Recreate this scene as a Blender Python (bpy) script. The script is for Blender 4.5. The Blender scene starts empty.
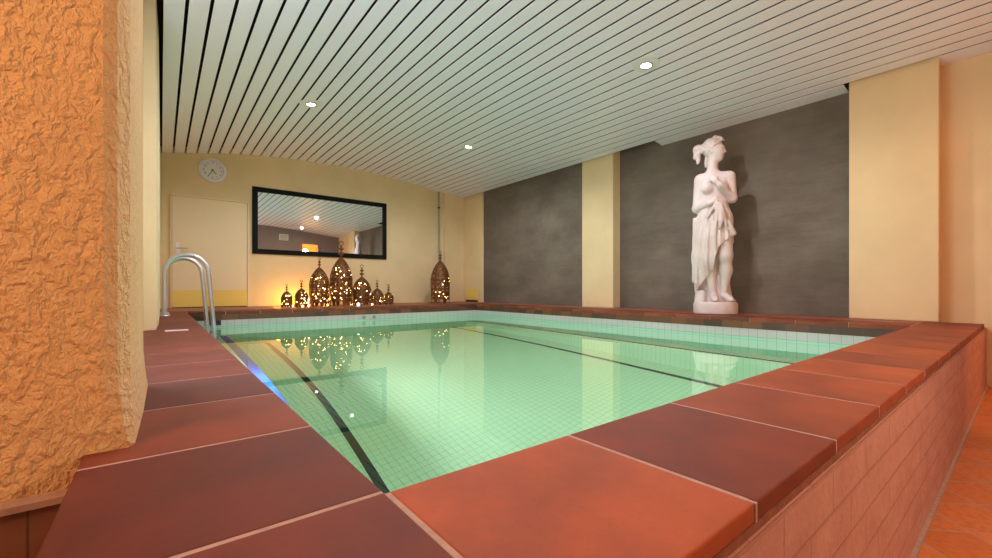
import bpy, bmesh, math, random
import numpy as np
from mathutils import Vector, Matrix

random.seed(7)
SC = bpy.context.scene
COL = SC.collection
PI = math.pi
H = 0.5            # height of the pool coping above the aisle floor
XR, XN, YB, YE = 4.92, 5.08, 7.33, -1.0   # pilaster plane, niche plane, back wall, end wall
PX0, PX1, PY0, PY1 = 0.235, 4.26, 0.533, 5.90   # pool opening
WATER = H - 0.188
ZF, ZL = H - 1.9, H - 1.15               # pool floor, ledge
LX0, LX1 = 0.61, 4.03                    # ledge edges

# ------------------------------------------------------------------ helpers
class MB:
    def __init__(self):
        self.v, self.f, self.m = [], [], []
    def add(self, vs, fs, mi=0):
        n = len(self.v)
        self.v += [tuple(p) for p in vs]
        self.f += [tuple(i + n for i in q) for q in fs]
        self.m += [mi] * len(fs)
        return self
    def box(self, x0, x1, y0, y1, z0, z1, mi=0):
        vs = [(x, y, z) for z in (z0, z1) for y in (y0, y1) for x in (x0, x1)]
        fs = [(0, 2, 3, 1), (4, 5, 7, 6), (0, 1, 5, 4), (2, 6, 7, 3), (0, 4, 6, 2), (1, 3, 7, 5)]
        return self.add(vs, fs, mi)
    def prism_z(self, poly, z0, z1, mi=0):      # poly counter-clockwise seen from above
        n = len(poly)
        vs = [(x, y, z0) for x, y in poly] + [(x, y, z1) for x, y in poly]
        fs = [tuple(reversed(range(n))), tuple(range(n, 2 * n))]
        fs += [(i, (i + 1) % n, n + (i + 1) % n, n + i) for i in range(n)]
        return self.add(vs, fs, mi)
    def prism_y(self, poly, y0, y1, mi=0):      # poly in (x, z)
        n = len(poly)
        vs = [(x, y0, z) for x, z in poly] + [(x, y1, z) for x, z in poly]
        fs = [tuple(range(n)), tuple(reversed(range(n, 2 * n)))]
        fs += [(i, n + i, n + (i + 1) % n, (i + 1) % n) for i in range(n)]
        return self.add(vs, fs, mi)
    def lathe(self, prof, n=24, c=(0, 0, 0), axis='z', mi=0):
        vs, fs = [], []
        for r, z in prof:
            for k in range(n):
                a = 2 * PI * k / n
                p = (r * math.cos(a), r * math.sin(a), z)
                if axis == 'x': p = (p[2], p[0], p[1])
                if axis == 'y': p = (p[1], p[2], p[0])
                vs.append((p[0] + c[0], p[1] + c[1], p[2] + c[2]))
        for i in range(len(prof) - 1):
            for k in range(n):
                k2 = (k + 1) % n
                fs.append((i * n + k, i * n + k2, (i + 1) * n + k2, (i + 1) * n + k))
        fs.append(tuple(reversed(range(n))))
        fs.append(tuple(range((len(prof) - 1) * n, len(prof) * n)))
        return self.add(vs, fs, mi)
    def sphere(self, c, r, n=12, m=8, s=(1, 1, 1), mi=0):
        prof = [(max(r * math.sin(PI * i / m), 1e-4), -r * math.cos(PI * i / m)) for i in range(m + 1)]
        k = len(self.v)
        self.lathe(prof, n, (0, 0, 0), 'z', mi)
        for i in range(k, len(self.v)):
            p = self.v[i]
            self.v[i] = (p[0] * s[0] + c[0], p[1] * s[1] + c[1], p[2] * s[2] + c[2])
        return self
    def tube(self, pts, r, n=12, mi=0):
        P = [Vector(p) for p in pts]
        rs = r if isinstance(r, (list, tuple)) else [r] * len(P)
        vs, fs = [], []
        t0 = (P[1] - P[0]).normalized()
        u = t0.orthogonal().normalized()
        for i, p in enumerate(P):
            t = (P[min(i + 1, len(P) - 1)] - P[max(i - 1, 0)]).normalized()
            u = (u - t * u.dot(t)).normalized()
            w = t.cross(u)
            for k in range(n):
                a = 2 * PI * k / n
                vs.append(p + (u * math.cos(a) + w * math.sin(a)) * rs[i])
        for i in range(len(P) - 1):
            for k in range(n):
                k2 = (k + 1) % n
                fs.append((i * n + k, i * n + k2, (i + 1) * n + k2, (i + 1) * n + k))
        fs.append(tuple(reversed(range(n))))
        fs.append(tuple(range((len(P) - 1) * n, len(P) * n)))
        return self.add(vs, fs, mi)
    def build(self, name, mats, parent=None, loc=None, smooth=None, bevel=0, solid=0):
        me = bpy.data.meshes.new(name)
        me.from_pydata(self.v, [], self.f)
        me.validate()
        mats = mats if isinstance(mats, (list, tuple)) else [mats]
        for m in mats: me.materials.append(m)
        if len(mats) > 1:
            for p, i in zip(me.polygons, self.m): p.material_index = i
        bm = bmesh.new(); bm.from_mesh(me)
        bmesh.ops.recalc_face_normals(bm, faces=bm.faces)
        bm.to_mesh(me); bm.free()
        if smooth is not None:
            me.polygons.foreach_set('use_smooth', [True] * len(me.polygons))
            me.set_sharp_from_angle(angle=math.radians(smooth))
        o = bpy.data.objects.new(name, me)
        COL.objects.link(o)
        if parent: o.parent = parent
        if loc: o.location = loc
        if bevel:
            b = o.modifiers.new('bevel', 'BEVEL'); b.width = bevel; b.segments = 2
            b.limit_method = 'ANGLE'; b.angle_limit = math.radians(40)
        if solid:
            b = o.modifiers.new('sheet', 'SOLIDIFY'); b.thickness = solid; b.offset = 0
        return o

def tag(o, label=None, cat=None, group=None, kind=None):
    for k, v in (('label', label), ('category', cat), ('group', group), ('kind', kind)):
        if v: o[k] = v
    return o
def empty(name, loc, rz=0.0):
    o = bpy.data.objects.new(name, None); COL.objects.link(o)
    o.location = loc; o.rotation_euler = (0, 0, rz); o.empty_display_size = .1
    return o
def structure(o): o['kind'] = 'structure'; return o
def light(kind, name, loc, power, color, parent=None, **kw):
    d = bpy.data.lights.new(name, kind); d.energy = power; d.color = color
    for k, v in kw.items(): setattr(d, k, v)
    o = bpy.data.objects.new(name, d); COL.objects.link(o); o.location = loc
    if parent: o.parent = parent
    return o

# ------------------------------------------------------------------ materials
class NT:
    def __init__(self, name):
        self.mat = bpy.data.materials.new(name); self.mat.use_nodes = True
        self.t = self.mat.node_tree
        self.bsdf = self.t.nodes['Principled BSDF']; self.out = self.t.nodes['Material Output']
    def n(self, typ, **kw):
        nd = self.t.nodes.new(typ)
        for k, v in kw.items():
            if k[0] == '_': nd.inputs[k[1:].replace('_', ' ')].default_value = v
            else: setattr(nd, k, v)
        return nd
    def l(self, a, b): self.t.links.new(a, b)
    def val(self, sock, v):
        if isinstance(v, (int, float)): sock.default_value = v
        else: self.l(v, sock)
    def math(self, op, a, b=None, c=None):
        nd = self.n('ShaderNodeMath', operation=op)
        self.val(nd.inputs[0], a)
        if b is not None: self.val(nd.inputs[1], b)
        if c is not None: self.val(nd.inputs[2], c)
        return nd.outputs[0]
    def coord(self): return self.n('ShaderNodeTexCoord').outputs['Object']
    def mapping(self, vec, scale=(1, 1, 1), rot=(0, 0, 0), loc=(0, 0, 0)):
        m = self.n('ShaderNodeMapping'); self.l(vec, m.inputs['Vector'])
        m.inputs['Scale'].default_value = scale; m.inputs['Rotation'].default_value = rot; m.inputs['Location'].default_value = loc
        return m.outputs[0]
    def noise(self, vec, scale, detail=4, rough=.55):
        nd = self.n('ShaderNodeTexNoise', _Scale=scale, _Detail=detail, _Roughness=rough)
        self.l(vec, nd.inputs['Vector']); return nd.outputs['Fac']
    def ramp(self, fac, stops):
        nd = self.n('ShaderNodeValToRGB'); self.l(fac, nd.inputs[0])
        e = nd.color_ramp.elements
        while len(e) < len(stops): e.new(.5)
        for el, (p, c) in zip(e, stops):
            el.position = p; el.color = (c[0], c[1], c[2], 1) if isinstance(c, (tuple, list)) else (c, c, c, 1)
        return nd.outputs[0]
    def mix(self, fac, a, b, mode='MIX'):
        nd = self.n('ShaderNodeMix', data_type='RGBA', blend_type=mode)
        self.val(nd.inputs[0], fac)
        for s, v in ((nd.inputs[6], a), (nd.inputs[7], b)):
            if isinstance(v, (tuple, list)): s.default_value = (v[0], v[1], v[2], 1)
            else: self.l(v, s)
        return nd.outputs[2]
    def bump(self, h, strength, dist=.01):
        nd = self.n('ShaderNodeBump', _Strength=strength, _Distance=dist)
        self.l(h, nd.inputs['Height']); self.l(nd.outputs[0], self.bsdf.inputs['Normal'])
    def base(self, c):
        s = self.bsdf.inputs['Base Color']
        if isinstance(c, (tuple, list)): s.default_value = (c[0], c[1], c[2], 1)
        else: self.l(c, s)
    def set(self, **kw):
        for k, v in kw.items(): self.bsdf.inputs[k.replace('_', ' ')].default_value = v
        return self
    def grid(self, vec, size, width, off=(0, 0, 0), axes=(0, 1, 2)):
        """1 on the joints of a grid of square tiles, on faces of any axis"""
        sep = self.n('ShaderNodeSeparateXYZ'); self.l(vec, sep.inputs[0])
        nrm = self.n('ShaderNodeNewGeometry').outputs['True Normal']
        sn = self.n('ShaderNodeSeparateXYZ'); self.l(nrm, sn.inputs[0])
        res = None
        for a in axes:
            f = self.math('FRACT', self.math('DIVIDE', self.math('ADD', sep.outputs[a], 100 * size + off[a]), size))
            d = self.math('ABSOLUTE', self.math('SUBTRACT', f, .5))
            on = self.math('GREATER_THAN', d, .5 - width / size / 2)
            flat = self.math('LESS_THAN', self.math('ABSOLUTE', sn.outputs[a]), .7)
            on = self.math('MULTIPLY', on, flat)
            res = on if res is None else self.math('MAXIMUM', res, on)
        return res

def plain(name, c, rough=.5, metal=0.0, noise=0.0, nscale=20, bump=0.0):
    m = NT(name); m.set(Roughness=rough, Metallic=metal)
    if noise or bump:
        f = m.noise(m.coord(), nscale)
        if noise: m.base(m.ramp(f, [(.3, [x * (1 - noise) for x in c]), (.7, [min(1, x * (1 + noise)) for x in c])]))
        else: m.base(c)
        if bump: m.bump(f, bump, .01)
    else: m.base(c)
    return m.mat
def emitter(name, c, s):
    m = NT(name); m.base((.9, .9, .9)); m.set(Emission_Color=(c[0], c[1], c[2], 1), Emission_Strength=s); return m.mat

CREAM = (.74, .57, .33)
def stucco(name, c, strength, dist, scale):
    m = NT(name); v = m.coord(); m.set(Roughness=.85)
    wob = m.n('ShaderNodeTexNoise', _Scale=scale * .5, _Detail=2); m.l(v, wob.inputs['Vector'])
    dv = m.n('ShaderNodeVectorMath', operation='MULTIPLY_ADD'); m.l(wob.outputs['Color'], dv.inputs[0]); dv.inputs[1].default_value = (.02, .02, .02); m.l(v, dv.inputs[2])
    big = m.noise(m.mapping(dv.outputs[0], (1, 1, .6)), scale, 3, .55)
    h = m.math('ADD', m.ramp(big, [(.36, 0.), (.66, 1.)]), m.math('MULTIPLY', m.noise(v, scale * 4, 3), .22))
    m.base(m.ramp(m.noise(v, 2.5, 3), [(.3, [x * .94 for x in c]), (.7, [x * 1.04 for x in c])]))
    m.bump(h, strength, dist)
    return m.mat
M = {}
M['stucco'] = stucco('rough cream stucco', (.80, .52, .26), .9, .0065, 78)
M['wall'] = stucco('cream painted plaster', CREAM, .12, .004, 14)
def grey_plaster():
    m = NT('grey brown plaster'); v = m.coord(); m.set(Roughness=.8)
    a = m.noise(m.mapping(v, (1, .6, 1.0)), 2.2, 6, .65)
    b = m.noise(m.mapping(v, (1, .35, 5.0)), 9, 5, .65)
    f = m.math('ADD', m.math('MULTIPLY', a, .8), m.math('MULTIPLY', b, .2))
    m.base(m.ramp(f, [(.34, (.100, .074, .056)), (.5, (.138, .106, .082)), (.66, (.185, .146, .114))]))
    m.bump(b, .25, .006)
    return m.mat
M['grey'] = grey_plaster()
M['endgrey'] = plain('mauve grey paint', (.24, .20, .20), .8, 0, .06, 3)
M['slat'] = plain('bluish white lacquered ceiling slat', (.88, .86, .96), .42)
M['void'] = plain('dark ceiling void', (.012, .008, .006), .9)
def clay(name):
    m = NT(name); v = m.coord()
    oi = m.n('ShaderNodeObjectInfo')
    a = m.noise(v, 5, 5, .6); b = m.noise(v, 140, 3, .6)
    geo = m.n('ShaderNodeTexCoord')
    c = m.mix(m.ramp(a, [(.32, 0.), (.72, 1.)]), m.mix(1.0, oi.outputs['Color'], (.66, .64, .66), 'MULTIPLY'), m.mix(1.0, oi.outputs['Color'], (1.15, 1.12, 1.08), 'MULTIPLY'))
    c = m.mix(m.ramp(b, [(.62, 0.), (.75, .3)]), c, (.10, .04, .03))
    m.base(c); m.set(Roughness=.48, Specular_IOR_Level=.22)
    m.l(m.math('MULTIPLY_ADD', a, .2, .52), m.bsdf.inputs['Roughness'])
    m.bump(b, .10, .003)
    return m.mat
M['clay'] = clay('red clay slab')
M['mortar'] = plain('pinkish grey mortar', (.46, .31, .27), .9, 0, .12, 60, .2)
M['bedjoint'] = plain('brown bed joint', (.26, .09, .05), .85, 0, .2, 40, .3)
def brick_course():
    m = NT('brown brick course'); v = m.coord()
    b = m.n('ShaderNodeTexVoronoi'); 
    sep = m.n('ShaderNodeSeparateXYZ'); m.l(v, sep.inputs[0])
    s = m.math('ADD', sep.outputs[0], sep.outputs[1])
    cell = m.math('FLOOR', m.math('DIVIDE', s, .175))
    wn = m.n('ShaderNodeTexWhiteNoise', noise_dimensions='1D'); m.l(cell, wn.inputs['W'])
    j = m.math('LESS_THAN', m.math('FRACT', m.math('DIVIDE', s, .175)), .05)
    c = m.ramp(wn.outputs['Value'], [(0, (.055, .026, .014)), (.5, (.10, .040, .018)), (1, (.17, .060, .022))])
    m.base(m.mix(j, c, (.06, .04, .03))); m.set(Roughness=.5)
    return m.mat
M['course'] = brick_course()
def painted_brick():
    m = NT('pink painted brick'); v = m.coord(); m.set(Roughness=.75)
    u = m.mapping(v, (1, 1, 1), (PI / 2, 0, 0))
    b = m.n('ShaderNodeTexBrick', _Scale=1.0, _Mortar_Size=.0038, _Mortar_Smooth=.3, _Brick_Width=.235, _Row_Height=.0765, _Bias=0.0)
    b.inputs['Color1'].default_value = (1, 1, 1, 1); b.inputs['Color2'].default_value = (.82, .82, .82, 1); b.inputs['Mortar'].default_value = (0, 0, 0, 1)
    m.l(u, b.inputs['Vector'])
    c = m.ramp(m.noise(m.mapping(v, (1, 1, 2)), 7, 5, .6), [(.3, (.47, .235, .185)), (.7, (.58, .31, .25))])
    m.base(m.mix(m.math('MULTIPLY', b.outputs['Fac'], .15), c, (.2, .08, .05)))
    h = m.math('ADD', m.math('MULTIPLY', b.outputs['Color'], 1.0), m.math('MULTIPLY', m.noise(v, 45, 4), .4))
    m.bump(h, .8, .012)
    return m.mat
M['parapet'] = painted_brick()
def floor_tile():
    m = NT('orange clay floor tile'); v = m.coord(); m.set(Roughness=.5)
    u = m.mapping(v, (1, 1, 1), (0, 0, math.radians(45)), (.03, .06, 0))
    g = m.grid(u, .195, .007, axes=(0, 1))
    sc = m.n('ShaderNodeVectorMath', operation='SNAP'); m.l(u, sc.inputs[0]); sc.inputs[1].default_value = (.195, .195, 9)
    wn = m.n('ShaderNodeTexWhiteNoise'); m.l(sc.outputs[0], wn.inputs['Vector'])
    a = m.noise(v, 45, 5, .7)
    c = m.mix(wn.outputs['Value'], (.58, .17, .05), (.70, .23, .08))
    c = m.mix(m.ramp(a, [(.42, 0.), (.7, .7)]), c, (.42, .10, .03))
    m.base(m.mix(g, c, (.48, .29, .22)))
    m.bump(m.math('SUBTRACT', m.math('MULTIPLY', a, .5), g), .4, .004)
    return m.mat
M['floor'] = floor_tile()
def plinth_tile():
    m = NT('brown plinth tile'); v = m.coord(); m.set(Roughness=.55)
    g = m.grid(v, .125, .003, (.03, 0, .06), axes=(0, 2))
    c = m.ramp(m.noise(v, 8, 4), [(.3, (.17, .075, .045)), (.7, (.24, .11, .07))])
    m.base(m.mix(g, c, (.1, .05, .035)))
    return m.mat
M['plinth'] = plinth_tile()
def pool_tile(name, size, ca, cb, joint, off, wd=.004):
    m = NT(name); v = m.coord(); m.set(Roughness=.25)
    g = m.grid(v, size, wd, off)
    a = m.noise(v, 1.2, 3)
    m.base(m.mix(g, m.ramp(a, [(.3, ca), (.7, cb)]), joint))
    return m.mat
M['pooltile'] = pool_tile('pale aqua pool mosaic', .0525, (.74, .80, .66), (.80, .85, .72), (.42, .52, .42), (0, 0, 0), .0032)
M['walltile'] = pool_tile('pale aqua pool wall tile', .0755, (.32, .58, .45), (.37, .62, .48), (.22, .36, .30), (0, 0, -(H - .10 - .0755)), .0035)
M['bandtile'] = pool_tile('white waterline tile', .0755, (.44, .44, .45), (.49, .49, .49), (.26, .27, .27), (0, 0, -(H - .10)), .0035)

def navy():
    m = NT('navy blue tile'); v = m.coord(); m.set(Roughness=.3)
    g = m.grid(v, .0675, .004, (-.235, -.53, 0))
    m.base(m.mix(g, (.015, .06, .34), (.02, .05, .2)))
    return m.mat
M['navy'] = navy()
M['black'] = plain('black tile', (.012, .018, .03), .35)
def water():
    m = NT('pool water'); t = m.t; t.nodes.remove(m.bsdf)
    g = m.n('ShaderNodeBsdfGlass', _IOR=1.33, _Roughness=0.0); g.inputs['Color'].default_value = (1, 1, 1, 1)
    v = m.coord()
    b = m.n('ShaderNodeBump', _Strength=.06, _Distance=.004)
    m.l(m.noise(v, 2.2, 2), b.inputs['Height']); m.l(b.outputs[0], g.inputs['Normal'])
    m.l(g.outputs[0], m.out.inputs['Surface'])
    a = m.n('ShaderNodeVolumeAbsorption', _Density=.13); a.inputs['Color'].default_value = (.37, .985, .53, 1)
    m.l(a.outputs[0], m.out.inputs['Volume'])
    return m.mat
M['water'] = water()
M['steel'] = plain('polished stainless steel', (.66, .64, .74), .33, 1.0)
M['mirror'] = plain('mirror glass', (.88, .90, .90), .0, 1.0)
M['blackframe'] = plain('black lacquer', (.005, .005, .005), .6); M['blackframe'].node_tree.nodes['Principled BSDF'].inputs['Specular IOR Level'].default_value = .12
M['door'] = plain('cream painted door', (.78, .62, .40), .6)
M['yellow'] = plain('yellow painted panel', (.80, .58, .14), .6)
M['pipe'] = plain('grey painted pipe', (.30, .30, .24), .5)
M['clockrim'] = plain('pale lilac plastic', (.74, .71, .84), .4)
M['clockface'] = plain('white clock face', (.74, .73, .74), .5)
M['ink'] = plain('dark ink', (.03, .03, .04), .5)
M['brass'] = plain('aged copper sheet', (.155, .055, .017), .45, .5, .35, 25)
M['bulb'] = emitter('warm fairy light', (1.0, .60, .20), 16)
M['wire'] = plain('dark wire', (.06, .04, .02), .6)
M['spot'] = emitter('spotlight lens', (1.0, .93, .86), 60)
M['white'] = plain('white enamel', (.82, .81, .80), .4)
M['lamp'] = emitter('underwater lamp lens', (.80, .92, 1.0), 25)
M['led'] = emitter('cool white led', (.75, .88, 1.0), 9)
M['window_fill'] = emitter('frosted fill light pane', (.76, .85, 1.0), 9.0)  # glow of the added, unseen window in the left recess
M['fill_shade'] = emitter('glowing amber shade of added lamps', (1.0, .6, .3), 2.0)  # shade of the added, unseen wall lamps
M['warmwall'] = plain('orange painted wall', (.75, .36, .12), .8)
def marble():
    m = NT('pinkish white cast stone'); v = m.coord(); m.set(Roughness=.6)
    m.base(m.ramp(m.noise(v, 6, 4), [(.35, (.60, .475, .465)), (.65, (.66, .56, .545))]))
    m.bump(m.noise(v, 90, 3), .05, .003)
    return m.mat
M['stone'] = marble()

# ------------------------------------------------------------------ room shell
ARCH = [(-.2, 2.06), (.013, 2.113), (.322, 2.172), (.677, 2.232), (1.059, 2.288), (1.471, 2.328), (1.9, 2.350), (2.3, 2.356), (2.7, 2.350),
        (3.121, 2.322), (3.55, 2.285), (3.933, 2.243), (4.449, 2.180), (4.92, 2.133), (5.3, 2.095)]
def arch(x):
    for (a, za), (b, zb) in zip(ARCH, ARCH[1:]):
        if x <= b: return H + za + (zb - za) * (x - a) / (b - a)
    return H + ARCH[-1][1]
TOP = 2.98
# floor of the aisle and the near-left corner
structure(MB().prism_z([(-1.3, YE - .1), (XN + .1, YE - .1), (XN + .1, .26), (-.05, .26), (-.05, 1.0), (-1.3, 1.0)], -.12, 0).build('floor', M['floor']))
# ceiling: slats along the vault
PITCH, GAP = .1322, .0205
mb = MB(); k = 0
def slat(mb, x0, x1, y0, y1):
    n = 2
    za, zb = arch(x0), arch(x1)
    e, t = .002, .006
    mb.prism_y([(x0, za + t), (x0, za + e), (x0 + e, za), (x1 - e, zb), (x1, zb + e), (x1, zb + t)], y0, y1)
while .014 + k * PITCH + (PITCH - GAP) < XR + .02:
    x0 = .014 + k * PITCH
    slat(mb, x0, x0 + PITCH - GAP, YE, YB); k += 1
x0 = .014 + k * PITCH
slat(mb, x0, XN, YE, .46); slat(mb, x0, XN, 1.06, 2.95)
ceil = structure(mb.build('ceiling', M['slat']))
vb = MB()
xs = [-.04 + i * .257 for i in range(21)]
for a, b in zip(xs, xs[1:]):
    vb.add([(a, YE, arch(a) + .09), (b, YE, arch(b) + .09), (b, YB, arch(b) + .09), (a, YB, arch(a) + .09)], [(0, 3, 2, 1)])
    vb.add([(a, YE, arch(a) + .12), (b, YE, arch(b) + .12), (b, YB, arch(b) + .12), (a, YB, arch(a) + .12)], [(0, 1, 2, 3)])
vb.build('void_lining', M['void'], ceil)
structure(MB().box(-1.3, .0, YE - .1, 1.6, 2.6, 2.7).build('ceiling_aisle', M['wall']))
# back wall
structure(MB().box(-.3, XN + .2, YB, YB + .15, -.1, TOP).build('wall_back', M['wall']))
structure(MB().box(4.46, XR + .02, YB - .05, YB + .02, H, arch(4.6) + .02).build('trim_1', M['wall']))
# right wall: pilasters and grey niches
wr = MB()
wr.box(XN, XN + .15, YE - .1, .80, -.1, TOP)
structure(wr.build('wall_right', M['wall']))
structure(MB().box(4.95, XN + .15, 4.12, 6.66, H, TOP).build('wall_right_panel', M['grey']))
structure(MB().box(XN, XN + .15, .80, 3.80, H, TOP).build('wall_right_niche', M['grey']))
for i, (a, b, name) in enumerate(((.455, 1.024, 'trim_2'), (3.593, 4.144, 'trim_3'), (6.632, YB + .02, 'trim_4'))):
    structure(MB().box(XR, XN + .1, a, b, H, 2.72).build(name, M['wall'], bevel=.006))
# left wall: plain far part, pilaster, recess with an added fill window and the rough stucco pillar
structure(MB().prism_z([(-.4, 3.497), (-.085, 3.497), (-.024, 3.52), (-.012, 4.0), (-.004, YB + .05), (-.4, YB + .05)], H, TOP).build('wall_left', M['wall'], bevel=.004))
wl = MB()
wl.box(-.45, -.40, 1.45, 3.55, H - .1, .95).box(-.45, -.40, 1.45, 3.55, 2.25, TOP)
wl.box(-.45, -.40, 1.45, 1.52, .95, 2.25).box(-.45, -.40, 2.60, 3.55, .95, 2.25)
structure(wl.build('wall_left_recess', M['wall']))
structure(MB().box(-.45, -.1035, 1.50, 3.56, H - .1, H - .001).build('trim_6', M['plinth']))
wf = structure(MB().box(-.43, -.385, 1.50, 1.56, .93, 2.27).box(-.43, -.385, 2.56, 2.62, .93, 2.27).box(-.43, -.385, 1.56, 2.56, .93, .99).box(-.43, -.385, 1.56, 2.56, 2.21, 2.27).build('fill_window_1', M['white']))  # unseen window added as fill light for ceiling and walls
MB().box(-.42, -.41, 1.56, 2.56, .99, 2.21).build('pane', M['window_fill'], wf)
# pillar with a chamfered corner, its render flaring out over the coping
def pillar():
    lv = [(H - .055, .010, .006), (H + .005, .010, .006), (H + .04, .006, .004), (H + .10, .001, .001), (H + .18, 0, 0), (1.2, 0, 0), (1.9, 0, 0), (TOP, 0, 0)]
    vs, fs = [], []
    for i, (z, ex, ey) in enumerate(lv):
        y0 = .957
        cut = .034 * (1 - ex / .012)
        pts = [(-1.3, y0 - ey), (-.075 + (.034 - cut) * .9, y0 - ey), (-.058 + (.034 - cut) * .55, y0 - ey + cut * .28), (-.043 + ex * .8, y0 + cut * 1.2), (-.039 + ex * .9, 1.2), (-.038 + ex, 1.505), (-.45, 1.505), (-1.3, 1.505)]
        vs += [(x, y, z) for x, y in pts]
    n = 8
    for i in range(len(lv) - 1):
        for k in range(n):
            k2 = (k + 1) % n
            fs.append((i * n + k, i * n + k2, (i + 1) * n + k2, (i + 1) * n + k))
    fs += [tuple(reversed(range(n))), tuple(range((len(lv) - 1) * n, len(lv) * n))]
    return MB().add(vs, fs)
structure(pillar().build('wall_left_pillar', M['stucco'], smooth=22))
structure(MB().box(-1.3, -.103, .925, 1.0, 0, H - .058).build('baseboard_left', M['plinth']))
structure(MB().box(-1.3, -.103, .918, .96, H - .058, H - .048).build('trim_5', M['mortar']))
structure(MB().box(-1.4, -1.2, YE - .1, 1.0, -.1, 2.75).build('wall_aisle_left', M['wall']))
# end wall behind the camera with a lit doorway
DX0, DX1, DZ = 3.84, 4.36, 2.31
ew = MB().box(-1.3, DX0, YE - .12, YE, -.1, TOP).box(DX1, XN + .1, YE - .12, YE, -.1, TOP).box(DX0, DX1, YE - .12, YE, DZ, TOP)
structure(ew.build('wall_end', M['endgrey']))
al = MB().box(DX0 - .5, DX1 + .5, YE - 1.3, YE - 1.2, -.1, TOP).box(DX0 - .6, DX0 - .5, YE - 1.3, YE - .12, -.1, TOP).box(DX1 + .5, DX1 + .6, YE - 1.3, YE - .12, -.1, TOP)
al.box(DX0 - .5, DX1 + .5, YE - 1.2, YE - .12, -.1, 0).box(DX0 - .5, DX1 + .5, YE - 1.2, YE - .12, 2.6, 2.7)
structure(al.build('wall_lobby', M['warmwall']))
for lx, lp in ((1.5, 42),):  # added warm fill lamp, out of view, brightens parapet and floor
    lb = MB().box(lx - .05, lx + .05, YE, YE + .02, 1.18, 1.34).lathe([(.001, 1.16), (.055, 1.16), (.085, 1.36), (.001, 1.36)], 24, (lx, YE + .10, 0)).box(lx - .01, lx + .01, YE + .01, YE + .06, 1.23, 1.25)
    fill_lamp = lb.build('fill_wall_lamp', M['fill_shade'], bpy.data.objects['wall_end'])
    light('POINT', 'fill_lamp_glow', (lx, YE + .24, 1.28), lp, (1.0, .66, .43), shadow_soft_size=.08)
al_ = MB().box(-1.2, -1.18, .22, .38, 1.42, 1.58).lathe([(.001, 1.40), (.055, 1.40), (.085, 1.60), (.001, 1.60)], 24, (-1.11, .30, 0))  # second added fill lamp, unseen, lights the pillar front
al_.build('fill_wall_lamp', M['fill_shade'], bpy.data.objects['wall_aisle_left'])
light('POINT', 'fill_lamp_glow', (-.96, .30, 1.5), 26, (1.0, .60, .34), shadow_soft_size=.08)
vent = tag(empty('wall_vent', (3.25, YE, 2.50)), 'small pale vent grille on the end wall, seen only in the mirror', 'vent')
MB().box(-.14, .14, 0, .015, -.10, .10).build('frame', M['white'], vent)
sl = MB()
for i in range(6): sl.box(-.12, .12, .012, .022, -.085 + i * .03, -.07 + i * .03)
sl.build('louvre', M['pipe'], vent)

# door in the back wall
dr = structure(MB().box(.121, 1.019, YB - .022, YB + .02, H + .012, H + 1.55).build('door_1', M['door'], bevel=.004))
MB().box(.121, 1.019, YB - .026, YB - .021, H + .012, H + .245).build('kick_panel', M['yellow'], dr)
MB().box(.10, 1.04, YB - .018, YB + .01, H, H + .012).build('door_sill', M['ink'], dr)
fr = MB().box(.100, .117, YB - .028, YB, H, H + 1.57).box(1.023, 1.042, YB - .028, YB, H, H + 1.57).box(.100, 1.042, YB - .028, YB, H + 1.553, H + 1.572)
fr.build('door_frame', M['door'], dr)
hd = MB().box(.165, .205, YB - .032, YB - .02, H + .76, H + .91)
hd.tube([(.185, YB - .03, H + .83), (.185, YB - .075, H + .83), (.20, YB - .08, H + .83), (.30, YB - .08, H + .83)], .009, 10)
hd.build('door_handle', M['steel'], dr, smooth=40)

# ------------------------------------------------------------------ the pool
pool = tag(empty('swimming_pool', (2.2, 3.2, 0)), 'indoor tiled swimming pool with red clay coping and raised pink brick parapet', 'swimming pool')
OFF = Vector((-2.2, -3.2, 0))
def ppart(mb, name, mats, **kw):
    mb.v = [tuple(Vector(p) + OFF) for p in mb.v]
    return mb.build(name, mats, pool, **kw)
prof = [(PX0, H - .095), (PX0, ZL), (LX0, ZL), (LX0, ZF), (LX1, ZF), (LX1, ZL), (PX1, ZL), (PX1, H - .095)]
b = MB(); n = len(prof)
vs = [(x, PY0, z) for x, z in prof] + [(x, PY1, z) for x, z in prof]
fs = [(i, n + i, n + i + 1, i + 1) for i in range(n - 1)]
fs += [(0, 1, 2, 5, 6, 7), (2, 3, 4, 5), (n + 0, n + 7, n + 6, n + 5, n + 2, n + 1), (n + 2, n + 5, n + 4, n + 3)]
b.add(vs, fs)
b.m = [1, 0, 0, 0, 0, 0, 1, 1, 1, 1, 1][:len(b.f)]
basin = ppart(b, 'basin', [M['pooltile'], M['walltile']])
tb = MB().box(PX1 - .002, PX1 + .004, PY0, PY1, H - .1715, H - .095).box(PX0, PX1, PY1 - .002, PY1 + .004, H - .1715, H - .095)
tb.box(PX0 - .004, PX0 + .002, PY0, PY1, H - .1715, H - .095).box(PX0, PX1, PY0 - .004, PY0 + .002, H - .1715, H - .095)
ppart(tb, 'waterline_tile_band', M['bandtile'])
# shift the tile pattern back to world axes
for z, nm in ((0, 0),): pass
ppart(MB().box(LX0 - .07, LX0 + .002, PY0 + .002, PY1 - .002, ZL, ZL + .004), 'step_edge', M['navy'])
ppart(MB().box(LX1 - .002, LX1 + .035, PY0 + .002, PY1 - .002, ZL, ZL + .004), 'step_edge', M['black'])
ppart(MB().box(1.005, 1.06, PY0 + .002, PY1 - .002, ZF, ZF + .004), 'floor_line', M['black'])
ppart(MB().box(3.73, 3.785, PY0 + .002, PY1 - .002, ZF, ZF + .004), 'floor_line', M['black'])
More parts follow.
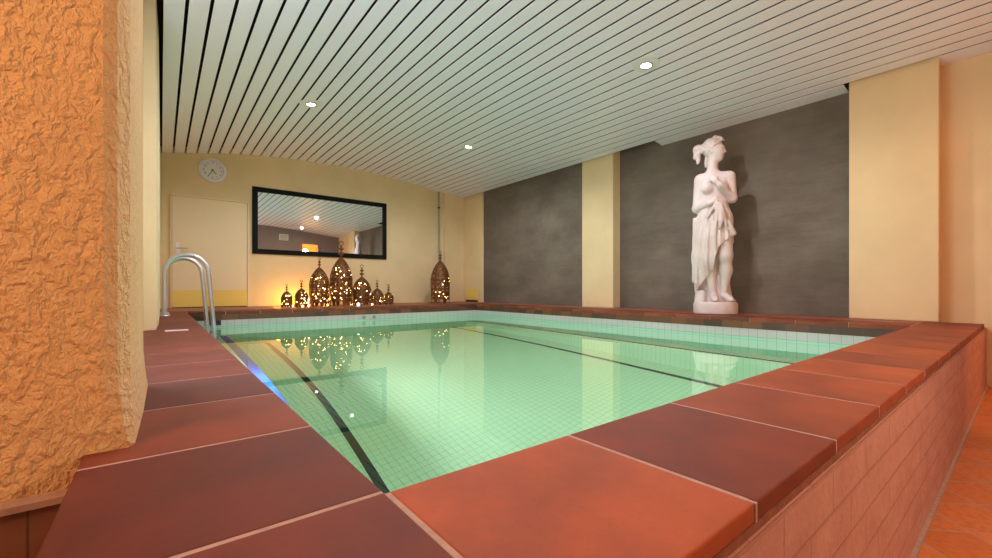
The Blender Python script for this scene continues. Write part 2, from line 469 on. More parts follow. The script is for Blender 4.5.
# coping slabs
JT, TH = .006, .026
cr = random.Random(3)
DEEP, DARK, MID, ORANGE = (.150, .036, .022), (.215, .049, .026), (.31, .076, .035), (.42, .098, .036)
def slab(x0, x1, y0, y1, col, th=TH):
    mb = MB().box(x0 + JT / 2, x1 - JT / 2, y0 + JT / 2, y1 - JT / 2, H - th, H)
    c = Vector(((x0 + x1) / 2, (y0 + y1) / 2, H - th))
    mb.v = [tuple(Vector(p) - c) for p in mb.v]
    o = mb.build('coping_slab', M['clay'], pool, loc=c + OFF, bevel=.003)
    o.color = (*col, 1)
    o.data.polygons.foreach_set('use_smooth', [False] * 6)
    return o
def lerp(a, b, t): return tuple(p + (q - p) * t for p, q in zip(a, b))
xe = [PX0, .59, .946, 1.295, 1.636, 1.975, 2.317, 2.67, 3.06, 3.43, 3.80, 4.17, 4.54, 4.915]
nc = [ORANGE, DARK, lerp(DARK, MID, .9), lerp(MID, ORANGE, .3), lerp(MID, ORANGE, .8), MID, ORANGE, lerp(MID, ORANGE, .5), MID, lerp(DARK, MID, .7), MID, lerp(DARK, MID, .6), DARK]
for i in range(len(xe) - 1): slab(xe[i], xe[i + 1], .212, PY0, nc[i])
ye = [.200, .535, .88, 1.215, 1.55, 1.895, 2.24, 2.59, 2.94, 3.29, 3.64, 3.99, 4.34, 4.69, 5.04, 5.39, 5.64, 5.90]
for i in range(len(ye) - 1):
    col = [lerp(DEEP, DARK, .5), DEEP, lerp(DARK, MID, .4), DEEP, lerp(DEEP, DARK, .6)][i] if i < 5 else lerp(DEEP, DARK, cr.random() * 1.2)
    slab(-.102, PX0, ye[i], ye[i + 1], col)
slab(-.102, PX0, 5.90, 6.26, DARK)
yr = [PY0 + .001 + i * .3577 for i in range(16)]
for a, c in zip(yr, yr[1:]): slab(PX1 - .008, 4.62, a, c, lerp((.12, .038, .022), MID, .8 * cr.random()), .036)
xb = [PX0 + i * (4.62 - PX0) / 12 for i in range(13)]
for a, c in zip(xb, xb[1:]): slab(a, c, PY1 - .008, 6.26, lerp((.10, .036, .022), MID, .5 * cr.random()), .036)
def deck_tile():
    m = NT('red clay deck tile'); v = m.coord(); m.set(Roughness=.5)
    g = m.grid(v, .36, .006, (.06, .05, 0), axes=(0, 1))
    m.base(m.mix(g, m.ramp(m.noise(v, 3, 4), [(.3, (.20, .055, .033)), (.7, (.34, .095, .048))]), (.40, .26, .21)))
    return m.mat
M['deck'] = deck_tile()
dk = MB().box(-.02, 4.949, 6.26, YB - .001, H - .1, H).box(4.62, 4.949, 4.12, 6.26, H - .1, H).box(4.62, XN - .001, PY0, 4.12, H - .1, H)
ppart(dk, 'deck', M['deck'])
mo = MB().box(-.098, PX0 - .004, .206, 6.26, H - .05, H - .0010).box(PX0 - .004, XR, .225, PY0 - .004, H - .0365, H - .0010)
for x in xe[1:-1]: mo.box(x - .0028, x + .0028, .2142, .2246, H - .026, H - .0011)
mo.box(PX1 + .003, 4.625, PY0, 6.26, H - .05, H - .0010).box(PX0, 4.62, PY1 + .003, 6.26, H - .05, H - .0010)
ppart(mo, 'mortar_bed', M['mortar'])
ppart(MB().box(-.09, XR, .2135, .226, H - .0365, H - .0255), 'bed_joint', M['bedjoint'])
bc = MB().box(PX1 - .004, PX1 + .1, PY0, PY1 + .1, H - .10, H - .036).box(PX0 - .1, PX1 + .1, PY1 - .004, PY1 + .1, H - .10, H - .036)
bc.box(PX0 - .1, PX0 + .004, PY0, PY1 + .1, H - .10, H - .027).box(PX0, PX1 + .1, PY0 - .1, PY0 + .004, H - .10, H - .027)
ppart(bc, 'brick_course', M['course'])
pw = MB().box(-.095, XN - .001, .2105, .50, 0, H - .036)
ppart(pw, 'parapet', M['parapet'])
ppart(MB().box(-.095, XN - .001, .200, .212, 0, .012), 'mortar_skirting', M['mortar'])
sk = MB().box(.44, .555, PY1 - .003, PY1 + .03, H - .16, H - .102)
ppart(sk, 'skimmer', M['black'])
for x in (2.27, 2.42):
    ring = [(.020, 0), (.026, .004), (.026, .012), (.016, .014), (.013, .006)]
    nz = MB().lathe([(r, -z) for r, z in ring], 16, (x, PY1 - .001, H - .14), 'y')
    ppart(nz, 'inlet_nozzle', M['pipe'], smooth=40)
def pool_lamp(loc, axis, rz):
    o = empty('pool_lamp', loc, rz); o.parent = pool; o.location = Vector(loc) + OFF
    MB().lathe([(.05, 0), (.115, 0), (.115, .02), (.09, .028), (.05, .03)], 28, axis='x').build('lamp_rim', M['steel'], o, smooth=40)
    MB().lathe([(.001, .030), (.086, .030), (.080, .036), (.001, .042)], 28, axis='x').build('lamp_lens', M['lamp'], o, smooth=60)
    return o
for (loc, rz, pw_, sz) in (((PX0, 3.35, H - .88), 0, 62, .17), ((1.5, PY0, H - .75), PI / 2, 9, .17), ((3.2, PY0, H - .75), PI / 2, 9, .17)):  # left-wall lamp, then two near-wall lamps added out of sight as fill
    pool_lamp(loc, 'x', rz)
    d = Vector((math.cos(rz), math.sin(rz), 0))
    li = light('AREA', 'pool_lamp_glow', Vector(loc) + d * .05, pw_, (.88, .95, 1.0), shape='DISK', size=sz)
    li.rotation_euler = (-d).to_track_quat('Z', 'Y').to_euler()
# the water, filling the basin
e = .004
wp = [(PX0 - e, WATER), (PX0 - e, ZL - e), (LX0 - e, ZL - e), (LX0 - e, ZF - e), (LX1 + e, ZF - e), (LX1 + e, ZL - e), (PX1 + e, ZL - e), (PX1 + e, WATER)]
wm = MB(); n = len(wp)
vs = [(x, PY0 - e, z) for x, z in wp] + [(x, PY1 + e, z) for x, z in wp]
fs = [(i, (i + 1) % n, n + (i + 1) % n, n + i) for i in range(n)]
fs += [(0, 7, 6, 5, 2, 1), (2, 5, 4, 3), (n, n + 1, n + 2, n + 5, n + 6, n + 7), (n + 2, n + 3, n + 4, n + 5)]
wm.add(vs, fs)
tag(wm.build('pool_water', M['water']), 'clear still green water filling the swimming pool', 'water', kind='stuff')

# ladder: two bent rails and three treads
lad = tag(empty('pool_ladder', (.03, 5.5, H)), 'curved stainless steel pool ladder rails at the far left corner', 'pool ladder')
def rail(y, R):
    pts = [(0, y, .0), (0, y, .36)]
    for i in range(0, 19):
        a = PI - PI * i / 18
        pts.append((R + R * math.cos(a) , y, .42 + R * 1.08 * math.sin(a)))
    pts += [(2 * R + .01, y, .3), (2 * R + .05, y, -.2), (2 * R + .06, y, -1.05)]
    return MB().tube(pts, .0215, 14)
for y, R_ in ((-.2, .180), (.22, .166)):
    rail(y, R_).build('rail', M['steel'], lad, smooth=60)
    MB().lathe([(.022, .028), (.03, .02), (.042, .012), (.045, 0.0)][::-1], 20, (0, y, 0)).build('base_flange', M['steel'], lad, smooth=40)
for z in (-.35, -.62, -.9):
    MB().box(.36, .46, -.2, .22, z, z + .03).build('tread', M['steel'], lad, bevel=.006)
tag(MB().box(.02, .14, 3.355, 3.38, H, H + .007).build('plastic_strip', M['white'], bevel=.002), 'thin white plastic strip lying on the left pool coping', 'strip')

# ------------------------------------------------------------------ things on the back wall
mir = tag(empty('wall_mirror', (2.16, YB, H + .80)), 'wide rectangular wall mirror with a flat black frame', 'mirror')
mw, mh, fw = 2.15, 1.02, .075
f = MB().box(-mw / 2, mw / 2, -.035, 0, 0, fw).box(-mw / 2, mw / 2, -.035, 0, mh - fw, mh).box(-mw / 2, -mw / 2 + fw, -.035, 0, fw, mh - fw).box(mw / 2 - fw, mw / 2, -.035, 0, fw, mh - fw)
f.build('frame', M['blackframe'], mir, bevel=.005)
MB().box(-mw / 2 + fw, mw / 2 - fw, -.018, -.004, fw, mh - fw).build('mirror_glass', M['mirror'], mir)
ck = tag(empty('wall_clock', (.585, YB, H + 1.972)), 'round pale lilac wall clock above the door', 'clock')
MB().lathe([(.12, -.002), (.168, -.002), (.173, -.02), (.165, -.034), (.140, -.038), (.128, -.024), (.128, -.012)], 40, axis='y').build('rim', M['clockrim'], ck, smooth=45)
MB().lathe([(.001, -.014), (.130, -.014), (.130, -.02), (.001, -.02)], 40, axis='y').build('clock_face', M['clockface'], ck)
nm = bpy.data.curves.new('numerals', 'FONT')
def numeral(t, x, z, s):
    c = bpy.data.curves.new('numeral', 'FONT'); c.body = t; c.size = s; c.align_x = 'CENTER'; c.align_y = 'CENTER'; c.extrude = .001
    o = bpy.data.objects.new('numeral', c); COL.objects.link(o); o.data.materials.append(M['ink'])
    dg = bpy.context.evaluated_depsgraph_get()
    me = bpy.data.meshes.new_from_object(o.evaluated_get(dg)); bpy.data.objects.remove(o)
    q = bpy.data.objects.new('numeral', me); COL.objects.link(q); q.parent = ck
    q.rotation_euler = (PI / 2, 0, 0); q.location = (x, -.0215, z)
for h in range(1, 13):
    a = h * PI / 6
    numeral(str(h), .104 * math.sin(a), .104 * math.cos(a), .036)
bpy.data.curves.remove(nm)
def hand(name, ang, L, w):
    mb = MB(); s, c = math.sin(ang), math.cos(ang)
    P = [(-w, -.02), (w, -.02), (w * .6, L), (-w * .6, L)]
    pts = [(x * c + z * s, z * c - x * s) for x, z in P]
    mb.prism_y(pts, -.026, -.023); mb.build(name, M['ink'], ck)
hand('hour_hand', math.radians(137), .066, .006); hand('minute_hand', math.radians(210), .10, .0045)
pp = tag(empty('drain_pipe', (4.334, YB - .03, H)), 'thin grey pipe running up the back wall to the ceiling', 'pipe')
MB().tube([(0, 0, 0), (0, 0, .8), (0, 0, arch(4.334) - H + .01)], .018, 14).build('pipe_run', M['pipe'], pp, smooth=50)
MB().lathe([(.018, 0), (.028, 0), (.028, .03), (.018, .03)], 16, (0, 0, 1.86)).box(-.008, .008, 0, .03, 1.865, 1.885).build('pipe_clamp', M['ink'], pp)
ap = tag(empty('access_panel', (XR, 6.98, H)), 'small yellow panel low on the far right corner pilaster', 'panel')
MB().box(-.012, 0, -.17, .17, .045, .28).build('cover', M['yellow'], ap, bevel=.003)
MB().box(-.014, 0, -.19, .21, .0, .04).build('dark_gap', M['ink'], ap)
ld = tag(empty('deck_light', (2.34, 6.3, H)), 'tiny cool white light on the back coping in front of the lanterns', 'light')
MB().lathe([(.03, 0), (.03, .01), (.02, .016)], 16).build('base', M['white'], ld)
MB().sphere((0, 0, .032), .02, 12, 8).build('bulb', M['led'], ld, smooth=80)

# ------------------------------------------------------------------ lanterns
def lantern(x, y, w, h, hd, name_label, nb, seed, strength=1.0):
    rr = random.Random(seed)
    o = tag(empty('lantern', (x, y, H)), name_label, 'lantern', 'pierced copper lanterns on the back coping')
    R = w / 2
    zb = hd * .10
    def rad(t):       # t 0..1 over the body from base to dome tip
        if t < .45: return R * (.95 + .05 * math.sin(PI * t / .9))
        q = (t - .45) / .55
        return max(R * (1 - q ** 2.05) ** .84, R * .05)
    NS = 66 if w > .2 else 44
    NR = max(int(NS * (hd - zb) / (PI * w)), 18)
    # bulbs of the string inside
    bulbs = []
    for i in range(nb):
        t = rr.uniform(.06, .80) ** 1.25; a = rr.uniform(0, 2 * PI) if rr.random() < .25 else rr.uniform(-PI * .98, -PI * .12)
        bulbs.append((t, a))
    vs, fs, dome = [], [], []
    for i in range(NR + 1):
        t = i / NR
        for k in range(NS):
            a = 2 * PI * k / NS
            vs.append((rad(t) * math.cos(a), rad(t) * math.sin(a), zb + (hd - zb) * t))
    per = 8 if w > .2 else 7
    for i in range(NR):
        t = (i + .5) / NR
        for k in range(NS):
            a = 2 * PI * (k + .5) / NS
            u = (a / (2 * PI) * NS / 5.5) % 1 - .5
            v = (t * NR / 5.5) % 1 - .5
            d = math.hypot(u, v)
            hole = (.17 < d < .29)
            if abs(t - .50) < .035 or t < .05 or t > .90: hole = False
            for (bt, ba) in bulbs:
                da = (a - ba + PI) % (2 * PI) - PI
                if math.hypot(da * rad(t), (t - bt) * (hd - zb)) < .006 + .009 * w: hole = True
            q = (i * NS + k, i * NS + (k + 1) % NS, (i + 1) * NS + (k + 1) % NS, (i + 1) * NS + k)
            if not hole: fs.append(q)
    MB().add(vs, fs).build('pierced_body', M['brass'], o, smooth=60, solid=.003)
    band = MB()
    zc = zb + (hd - zb) * .5
    band.lathe([(R * 1.0, zc - .012), (R * 1.04, zc - .008), (R * 1.04, zc + .008), (R * 1.0, zc + .012)], 32)
    band.build('band', M['brass'], o, smooth=40); band = MB()
    band.lathe([(R * .93, zb - .006), (R * 1.03, zb - .004), (R * 1.03, zb + .012), (R * .95, zb + .016)], 32)
    band.build('base_ring', M['brass'], o, smooth=40)
    for k in range(6):      # arched feet
        a = 2 * PI * (k + .5) / 6
        ft = MB(); hw = R * .20
        pts = [(-hw, zb), (-hw * .62, 0), (hw * .62, 0), (hw, zb)]
        ft.prism_y(pts, -.004, .004)
        ca, sa = math.cos(a + PI / 2), math.sin(a + PI / 2)
        ft.v = [(p[0] * ca - (p[1] - R * .93) * sa, p[0] * sa + (p[1] - R * .93) * ca, p[2]) for p in ft.v]
        ft.build('foot', M['brass'], o)
    fn = MB(); top = h; s = h - hd
    fn.tube([(0, 0, hd - .01), (0, 0, hd + s * .72)], max(.006, s * .05), 8)
    big = max(s * .16, .013)
    fn.sphere((0, 0, hd + s * .22), big * 1.1, 14, 8, (1, 1, .6)).sphere((0, 0, hd + s * .50), big, 14, 8, (1, 1, .6))
    rg = [(big * .8 * math.cos(2 * PI * i / 14), 0, hd + s * .84 + big * .8 * math.sin(2 * PI * i / 14)) for i in range(15)]
    fn.tube(rg, max(.004, s * .025), 6)
    fn.build('finial', M['brass'], o, smooth=60)
    # the string of lights inside
    st = tag(empty('fairy_lights', (x, y, H)), None, 'fairy lights', 'fairy light strings in the lanterns')
    P = []
    B = []
    for (t, a) in sorted(bulbs):
        r = rad(t) * .93
        p = (r * math.cos(a), r * math.sin(a), zb + (hd - zb) * t); P.append(p); B.append(p)
    if len(P) > 1:
        MB().tube([(p[0] * .9, p[1] * .9, p[2]) for p in P], .0016, 5).build('wire', M['wire'], st)
    br = .0045 + .009 * w
    proto = MB().sphere((0, 0, 0), min(br, .013), 8, 6).build('bulb', M['bulb'], st, loc=B[0], smooth=90)
    for p in B[1:]:
        q = proto.copy(); COL.objects.link(q); q.parent = st; q.location = p
    light('POINT', 'fairy_glow', (0, 0, zb + (hd - zb) * .3), .22 * strength * (hd / .5), (1.0, .52, .10), st, shadow_soft_size=.03)
    return o, st
LY = 6.72
LS = [(1.437, .150, .337, .235, 'tiny lantern at the left end of the row, glowing brightly', 16, 3.2),
      (1.638, .180, .400, .275, 'small glowing lantern, second from the left, beside the tall pair', 18, 3.4),
      (1.893, .290, .746, .598, 'tall copper lantern left of the tallest one, below the mirror', 28, 1.0),
      (2.222, .335, 1.018, .765, 'tallest copper lantern of the row, its finial overlapping the mirror frame', 40, 1.0),
      (2.553, .290, .660, .461, 'middle-sized domed lantern right of the tallest one', 20, .8),
      (2.813, .200, .414, .275, 'small lantern second from the right end of the row', 14, .9),
      (3.012, .165, .348, .215, 'smallest dark lantern at the right end of the row', 9, .6),
      (4.02, .350, .965, .785, 'tall dark copper lantern standing alone below the grey pipe', 14, .7)]
FLAB = ['fairy lights in the tiny lantern at the left end', 'fairy lights in the second lantern from the left', 'fairy lights in the tall lantern left of the tallest', 'fairy lights in the tallest lantern under the mirror',
        'fairy lights in the middle-sized lantern right of the tallest', 'fairy lights in the second lantern from the right end of the row', 'fairy lights in the smallest lantern at the right end of the row', 'sparse fairy lights in the lone lantern below the grey pipe']
for i, (x, w, h, hd, lab, nb, stg) in enumerate(LS):
    o, st = lantern(x, LY, w, h, hd, lab, nb, 20 + i, stg)
    st['label'] = FLAB[i]
# loose end of the string on the deck between and behind the lanterns
loose = tag(empty('fairy_lights', (1.6, LY, H)), 'loose fairy light bulbs lying on the deck between the lanterns', 'fairy lights', 'fairy light strings in the lanterns')
LP = [(-.06, .10, .013), (.02, -.125, .013), (.138, .05, .03), (.138, .03, .06), (.138, .02, .10), (.138, -.02, .013), (.446, .10, .013), (.446, .05, .06), (.446, .04, .11), (.795, .03, .013), (1.105, -.05, .013)]
WP = []
for p in LP: WP += [(p[0] - .004, .19, .004), (p[0], p[1] + .01, p[2] - .008), (p[0] + .004, .19, .004)]
MB().tube(WP, .0016, 5).build('wire', M['wire'], loose)
proto = MB().sphere((0, 0, 0), .013, 8, 6).build('bulb', M['bulb'], loose, loc=LP[0], smooth=90)
for p in LP[1:]:
    q = proto.copy(); COL.objects.link(q); q.parent = loose; q.location = p
for x, pw_ in ((-.20, 1.6), (-.02, 2.4), (.135, 4.0), (.455, 2.6), (.8, .5)):
    light('POINT', 'fairy_glow', (x, .40, .10), pw_, (1.0, .50, .07), loose, shadow_soft_size=.04)

# ------------------------------------------------------------------ ceiling spotlights
def spotlight(x, y, lab, power, col=(.95, .97, 1.0)):
    z = arch(x); tilt = math.atan((arch(x + .05) - arch(x - .05)) / .1)
    o = tag(empty('ceiling_spotlight', (x, y, z)), lab, 'spotlight', 'recessed ceiling spotlights')
    o.rotation_euler = (0, -tilt, 0)
    MB().lathe([(.001, .004), (.118, .004), (.118, -.003), (.001, -.003)], 32).build('cover_plate', M['white'], o)
    MB().lathe([(.040, -.003), (.058, -.003), (.056, -.012), (.044, -.014), (.040, -.006)], 28).build('trim_ring', M['steel'], o, smooth=40)
    MB().lathe([(.001, -.004), (.041, -.004), (.041, -.008), (.001, -.011)], 24).build('lens', M['spot'], o)
    light('SPOT', 'spot_beam', (0, 0, -.03), power, col, o, spot_size=math.radians(172), spot_blend=.5, shadow_soft_size=.045)
    return o
SP = [(1.30, 4.93, 'ceiling spotlight on the left, above the mirror side of the pool'), (3.44, 4.97, 'ceiling spotlight at the far right, the smallest seen'),
      (3.44, 2.155, 'ceiling spotlight nearest the statue, the largest seen'), (1.30, 2.155, 'ceiling spotlight nearest the rough stucco pillar')]
for x, y, lab in SP: spotlight(x, y, lab, 86)
for x, y, lab in ((3.6, -.1, 'ceiling spotlight above the aisle, the lower of the two reflected in the mirror'),):
    spotlight(x, y, lab, 18, (1.0, .52, .24))
light('POINT', 'lobby_lamp', (4.1, YE - .7, 2.1), 60, (1.0, .55, .2), shadow_soft_size=.1)

# ------------------------------------------------------------------ statue (signed distance fields turned into meshes)
def nets(F, org, h):
    s = F < 0
    nx, ny, nz = F.shape
    c = np.zeros((nx - 1, ny - 1, nz - 1), np.int32)
    for i in (0, 1):
        for j in (0, 1):
            for k in (0, 1): c += s[i:nx - 1 + i, j:ny - 1 + j, k:nz - 1 + k]
    act = (c > 0) & (c < 8)
    idx = -np.ones(act.shape, np.int64); I = np.argwhere(act); idx[act] = np.arange(len(I))
    acc = np.zeros((len(I), 3)); cnt = np.zeros(len(I))
    cor = [(i, j, k) for i in (0, 1) for j in (0, 1) for k in (0, 1)]
    for a in cor:
        for b_ in cor:
            if sum(b_) - sum(a) == 1 and all(q >= p for p, q in zip(a, b_)):
                fa = F[I[:, 0] + a[0], I[:, 1] + a[1], I[:, 2] + a[2]]; fb = F[I[:, 0] + b_[0], I[:, 1] + b_[1], I[:, 2] + b_[2]]
                m = (fa < 0) != (fb < 0)
                t = np.where(m, fa / np.where(m, fa - fb, 1), 0)[:, None]
                acc += np.where(m[:, None], np.array(a) + t * (np.array(b_) - np.array(a)), 0); cnt += m
    V = (I + acc / cnt[:, None]) * h + np.array(org)
    fs = []
    for ax in range(3):
        sl0 = [slice(None)] * 3; sl1 = [slice(None)] * 3
        sl0[ax] = slice(0, -1); sl1[ax] = slice(1, None)
        E_ = np.argwhere(s[tuple(sl0)] != s[tuple(sl1)])
        o1, o2 = [(1, 2), (2, 0), (0, 1)][ax]
        ok = (E_[:, o1] > 0) & (E_[:, o2] > 0) & (E_[:, o1] < F.shape[o1] - 1) & (E_[:, o2] < F.shape[o2] - 1)
        E_ = E_[ok]
        inside = s[E_[:, 0], E_[:, 1], E_[:, 2]]
        q = []
        for d1, d2 in ((0, 0), (1, 0), (1, 1), (0, 1)):
            C = E_.copy(); C[:, o1] -= d1; C[:, o2] -= d2
            q.append(idx[C[:, 0], C[:, 1], C[:, 2]])
        q = np.stack(q, 1)
        q[~inside] = q[~inside][:, ::-1]
        fs.append(q)
    return V, np.concatenate(fs)
class Field:
    def __init__(self, lo, hi, h=.0075):
        self.lo, self.h = lo, h
        ax = [np.arange(l, u, h) for l, u in zip(lo, hi)]
        self.X, self.Y, self.Z = np.meshgrid(*ax, indexing='ij')
        self.F = np.full(self.X.shape, 9.0)
    def smin(self, d, k):
        a = self.F
        if k <= 0: self.F = np.minimum(a, d); return
        q = np.maximum(k - np.abs(a - d), 0) / k
        self.F = np.minimum(a, d) - q * q * k * .25
    def cone(self, a, b, ra, rb, k=.03, sc=(1, 1, 1)):
        S = np.array(sc); a = np.array(a) / S; b = np.array(b) / S
        px, py, pz = self.X / S[0] - a[0], self.Y / S[1] - a[1], self.Z / S[2] - a[2]
        d = b - a
        t = np.clip((px * d[0] + py * d[1] + pz * d[2]) / max((d @ d), 1e-9), 0, 1)
        D = np.sqrt((px - t * d[0]) ** 2 + (py - t * d[1]) ** 2 + (pz - t * d[2]) ** 2) - (ra + (rb - ra) * t)
        self.smin(D * min(sc), k); return self
    def ell(self, c, r, k=.03):
        q = np.sqrt(((self.X - c[0]) / r[0]) ** 2 + ((self.Y - c[1]) / r[1]) ** 2 + ((self.Z - c[2]) / r[2]) ** 2)
        self.smin((q - 1) * min(r), k); return self
    def mesh(self, name, mat, parent):
        V, Q = nets(self.F, self.lo, self.h)
        me = bpy.data.meshes.new(name); me.from_pydata(V.tolist(), [], Q.tolist()); me.validate()
        me.polygons.foreach_set('use_smooth', [True] * len(me.polygons)); me.materials.append(mat)
        o = bpy.data.objects.new(name, me); COL.objects.link(o); o.parent = parent
        md = o.modifiers.new('smooth', 'SMOOTH'); md.factor = .5; md.iterations = 2
        return o
# local frame: x to the right seen from the aisle, y away from the viewer, z up
SX, SY = 4.65, 2.09
stat = tag(empty('statue', (SX, SY, H), math.atan2(-.908, .419)), 'pale pink stone statue of a draped woman on a round plinth', 'statue')
pl = MB().lathe([(.200, 0), (.212, .008), (.214, .10), (.205, .118), (.198, .13)], 48)
pl.v = [(p[0], p[1] * .86, p[2]) for p in pl.v]
pl.build('plinth', M['stone'], stat, smooth=40)
B = Field((-.30, -.24, .10), (.30, .20, 1.93), .0078)
# torso
B.cone((-.015, 0, 1.00), (-.015, 0, 1.14), .125, .105, .04, (1.12, .8, 1))
B.cone((-.015, 0, 1.14), (-.01, 0, 1.36), .105, .128, .05, (1.05, .78, 1))
B.cone((-.125, .01, 1.452), (.115, .01, 1.455), .058, .058, .06)
B.ell((-.075, -.085, 1.335), (.058, .05, .058), .03).ell((.062, -.085, 1.335), (.058, .05, .058), .03)
# neck and head, turned to the right
B.cone((-.035, 0, 1.44), (-.02, -.005, 1.66), .056, .050, .05)
B.ell((-.022, -.005, 1.765), (.096, .076, .100), .02)
B.ell((.020, -.018, 1.715), (.070, .060, .090), .03)
B.cone((.035, -.02, 1.655), (.045, -.022, 1.648), .026, .022, .025)         # chin
B.cone((.072, -.028, 1.755), (.094, -.034, 1.712), .010, .013, .012)       # nose
B.cone((.068, -.045, 1.683), (.078, -.012, 1.683), .0095, .0095, .008)      # lips
B.cone((.060, -.056, 1.765), (.078, -.014, 1.768), .012, .012, .012)        # brow
B.ell((.050, -.062, 1.742), (.014, .012, .010), .004)                       # eye
B.ell((.076, -.012, 1.742), (.010, .012, .009), .004)
B.ell((-.030, -.074, 1.73), (.016, .012, .028), .008)                       # ear
# legs
B.cone((.070, .0, .98), (.095, -.055, .615), .100, .066, .05)
B.cone((.095, -.055, .615), (.100, -.02, .46), .060, .058, .04)
B.cone((.100, -.02, .46), (.082, .0, .215), .058, .036, .04)
B.cone((.082, .01, .185), (.130, -.075, .165), .042, .034, .03)
B.cone((.130, -.075, .160), (.155, -.115, .152), .032, .022, .02)
B.cone((-.075, .0, .98), (-.075, -.06, .61), .100, .066, .05)
B.cone((-.075, -.06, .61), (-.055, -.02, .45), .060, .056, .04)
B.cone((-.055, -.02, .45), (-.02, -.03, .215), .056, .036, .04)
B.cone((-.02, -.02, .185), (.0, -.115, .160), .042, .032, .03)
B.cone((.0, -.115, .155), (.006, -.150, .150), .030, .022, .02)
for i in range(5):      # toes
    B.cone((-.018 + i * .011, -.150 + abs(i - 1.5) * .004, .148), (-.018 + i * .011, -.168 + abs(i - 1.2) * .006, .146), .008, .007, .004)
    B.cone((.135 + i * .009, -.128 + i * .007, .149), (.144 + i * .011, -.143 + i * .008, .146), .008, .007, .004)
# arm on the right of the picture: elbow out, hand laid on the chest
B.cone((.140, .01, 1.452), (.160, -.015, 1.215), .052, .043, .03)
B.cone((.160, -.015, 1.215), (.045, -.135, 1.345), .043, .029, .03)
B.cone((.045, -.135, 1.345), (.000, -.142, 1.392), .031, .028, .02, )
for i, (dx, dz, L) in enumerate(((-.016, -.014, .052), (-.006, -.001, .060), (.005, .011, .056), (.015, .022, .044))):
    p0 = (-.004 + dx, -.145, 1.398 + dz); p1 = (p0[0] - .026 * L / .055, -.142, p0[2] + .026 * L / .055); p2 = (p1[0] - .020, -.128, p1[2] + .016)
    B.cone(p0, p1, .0095, .0088, .006).cone(p1, p2, .0088, .0078, .004)
B.cone((.024, -.14, 1.385), (.020, -.135, 1.435), .011, .009, .006)
# arm on the left: hangs down, forearm across the waist holding the cloth
B.cone((-.152, .01, 1.452), (-.178, .0, 1.135), .053, .044, .03)
B.cone((-.178, .0, 1.135), (-.060, -.125, 1.165), .043, .030, .03)
B.cone((-.060, -.125, 1.165), (-.015, -.142, 1.178), .030, .027, .02)
for i, (dz, L) in enumerate(((.024, .046), (.009, .054), (-.006, .052), (-.020, .040))):
    p0 = (-.010, -.150, 1.178 + dz); p1 = (p0[0] + L * .55, -.155, p0[2] - .004); p2 = (p1[0] + .012, -.138, p1[2] - .010)
    B.cone(p0, p1, .0095, .0088, .006).cone(p1, p2, .0088, .0078, .004)
B.cone((-.03, -.150, 1.20), (.012, -.160, 1.218), .011, .009, .006)
B.mesh('figure', M['stone'], stat)
# hair
Hh = Field((-.26, -.16, 1.50), (.14, .16, 1.93), .0065)
Hh.ell((-.032, .0, 1.785), (.104, .088, .098), .02)
Hh.ell((-.002, -.010, 1.886), (.026, .034, .022), .01).ell((.032, -.012, 1.876), (.022, .030, .018), .01).ell((.058, -.012, 1.858), (.016, .028, .016), .01)
Hh.F = np.maximum(Hh.F, ((Hh.X + .074) * .127 - (Hh.Z - 1.713) * .159) / .2035)
Hh.cone((.060, -.045, 1.838), (-.01, -.080, 1.785), .009, .013, .015).cone((-.01, -.078, 1.785), (-.085, -.045, 1.735), .013, .016, .015).cone((.082, .0, 1.846), (.060, -.045, 1.838), .008, .009, .015)
Hh.ell((-.168, .005, 1.775), (.046, .050, .056), .02)
Hh.cone((-.120, .0, 1.775), (-.160, .0, 1.78), .04, .04, .02)
Hh.cone((-.180, .0, 1.76), (-.190, .0, 1.695), .034, .024, .02).cone((-.165, -.01, 1.72), (-.168, .0, 1.640), .028, .018, .02)
Hh.cone((-.072, .02, 1.71), (-.090, .03, 1.590), .026, .014, .02)
ang = np.arctan2(Hh.Z - 1.76, Hh.X + .03)
Hh.F += .003 * np.sin(11 * ang + 40 * (Hh.X + Hh.Y))
Hh.mesh('hair', M['stone'], stat)
# drapery with folds
D = Field((-.32, -.24, .12), (.30, .22, 1.26), .0075)
D.cone((-.015, 0, 1.165), (-.015, -.005, 1.0), .128, .150, .03, (1.08, .82, 1))
D.cone((-.015, -.005, 1.0), (-.022, -.012, .78), .150, .176, .03, (1.08, .78, 1))
D.cone((-.022, -.012, .78), (-.035, -.01, .60), .176, .172, .03, (1.05, .78, 1))
D.cone((-.085, -.01, .62), (-.105, .0, .24), .128, .085, .04, (1.0, .9, 1))
a = np.arctan2(D.Y, D.X + .02)
amp = np.clip((1.2 - D.Z) / .25, 0, 1)
D.F += amp * (.0075 * np.sin(15 * a + 5 * D.Z + 1.2 * np.sin(6 * D.Z)) + .005 * np.sin(27 * a - 9 * D.Z))
D.F += .006 * np.sin(46 * (D.Z * .75 + np.abs(D.X - .02) * 1.0)) * np.clip(1 - np.abs(D.Z - 1.05) / .16, 0, 1)
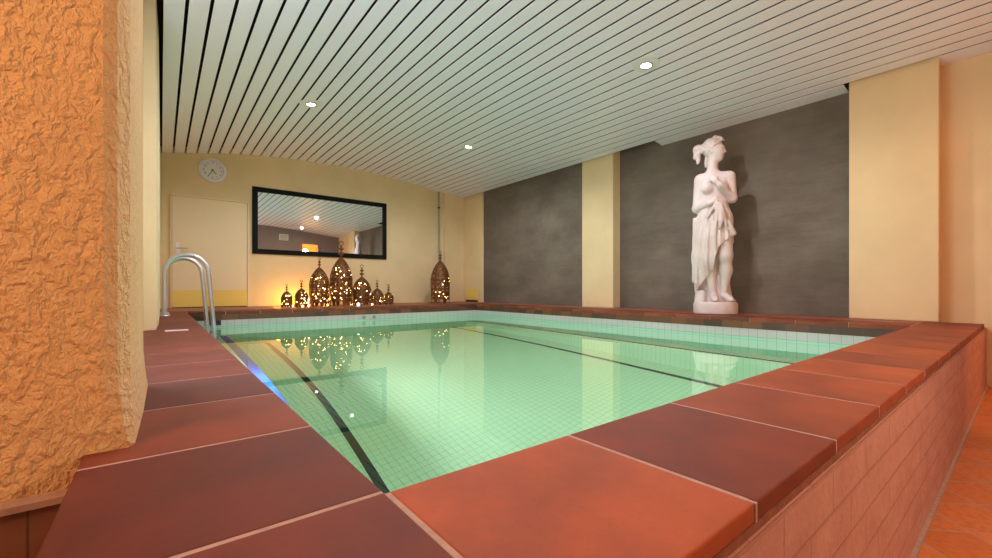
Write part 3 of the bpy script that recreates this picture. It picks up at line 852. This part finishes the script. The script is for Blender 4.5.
for (p, q, r0, r1) in (((.02, -.150, 1.15), (-.01, -.155, .80), .020, .016), ((.045, -.150, 1.15), (.055, -.150, .98), .018, .022), ((.0, -.148, 1.15), (-.075, -.140, 1.02), .017, .012), ((.06, -.145, 1.13), (.10, -.135, .92), .016, .012),
                       ((-.01, -.150, .82), (.005, -.140, .60), .017, .020), ((.005, -.140, .62), (-.01, -.12, .46), .022, .014), ((.055, -.15, .98), (.04, -.152, .90), .022, .012), ((.12, -.10, .95), (.165, -.075, .84), .028, .030),
                       ((-.20, -.03, 1.02), (-.205, -.03, .35), .018, .022), ((-.175, -.085, .98), (-.180, -.07, .32), .014, .018)):
    D.cone(p, q, r0, r1, .018)
hx = np.array([-.30, -.17, -.10, -.02, .0, .03, .10, .175, .3]); hz = np.array([.24, .27, .36, .46, .58, .70, .765, .82, .86])
back = np.clip((D.Y + .02) / .08, 0, 1)
hem = np.interp(D.X + .05 * back, hx, hz) - .12 * back
D.F = np.maximum(D.F, (hem - D.Z) * .8)
D.F = np.maximum(D.F, D.Z - 1.20)
D.cone((-.01, .05, .62), (.02, .055, .14), .10, .15, .03, (1, .55, 1)); D.F = np.maximum(D.F, .125 - D.Z)
D.mesh('drapery', M['stone'], stat)
T_ = Field((-.28, -.14, .11), (-.02, .18, .34), .0075)     # stump behind the leg
T_.cone((-.135, .03, .12), (-.130, .03, .235), .075, .066, .01)
T_.F = np.maximum(T_.F, T_.Z - .25)
T_.F += .004 * np.sin(60 * T_.X + 30 * T_.Y)
T_.mesh('stump', M['stone'], stat)

# ------------------------------------------------------------------ camera, world, view
cam = bpy.data.cameras.new('camera'); co = bpy.data.objects.new('camera', cam); COL.objects.link(co)
co.location = (0, 0, H + .27); co.rotation_euler = (PI / 2, 0, -math.radians(38.4))
cam.sensor_width = 36; cam.sensor_fit = 'HORIZONTAL'; cam.lens = 423 / 992 * 36
cam.shift_y = -(279 - 288.5) / 992
cam.clip_start = .02
SC.camera = co
w = bpy.data.worlds.new('world'); SC.world = w; w.use_nodes = True
w.node_tree.nodes['Background'].inputs[0].default_value = (.5, .55, .6, 1); w.node_tree.nodes['Background'].inputs[1].default_value = .05
vs_ = SC.view_settings; vs_.view_transform = 'Standard'; vs_.look = 'None'; vs_.gamma = 1; vs_.exposure = 0; vs_.use_curve_mapping = False
cy = SC.cycles
cy.use_denoising = True; cy.max_bounces = 14; cy.diffuse_bounces = 6; cy.glossy_bounces = 5; cy.transmission_bounces = 8; cy.volume_bounces = 0
cy.sample_clamp_indirect = 4; cy.caustics_refractive = True; cy.caustics_reflective = True; cy.blur_glossy = .6
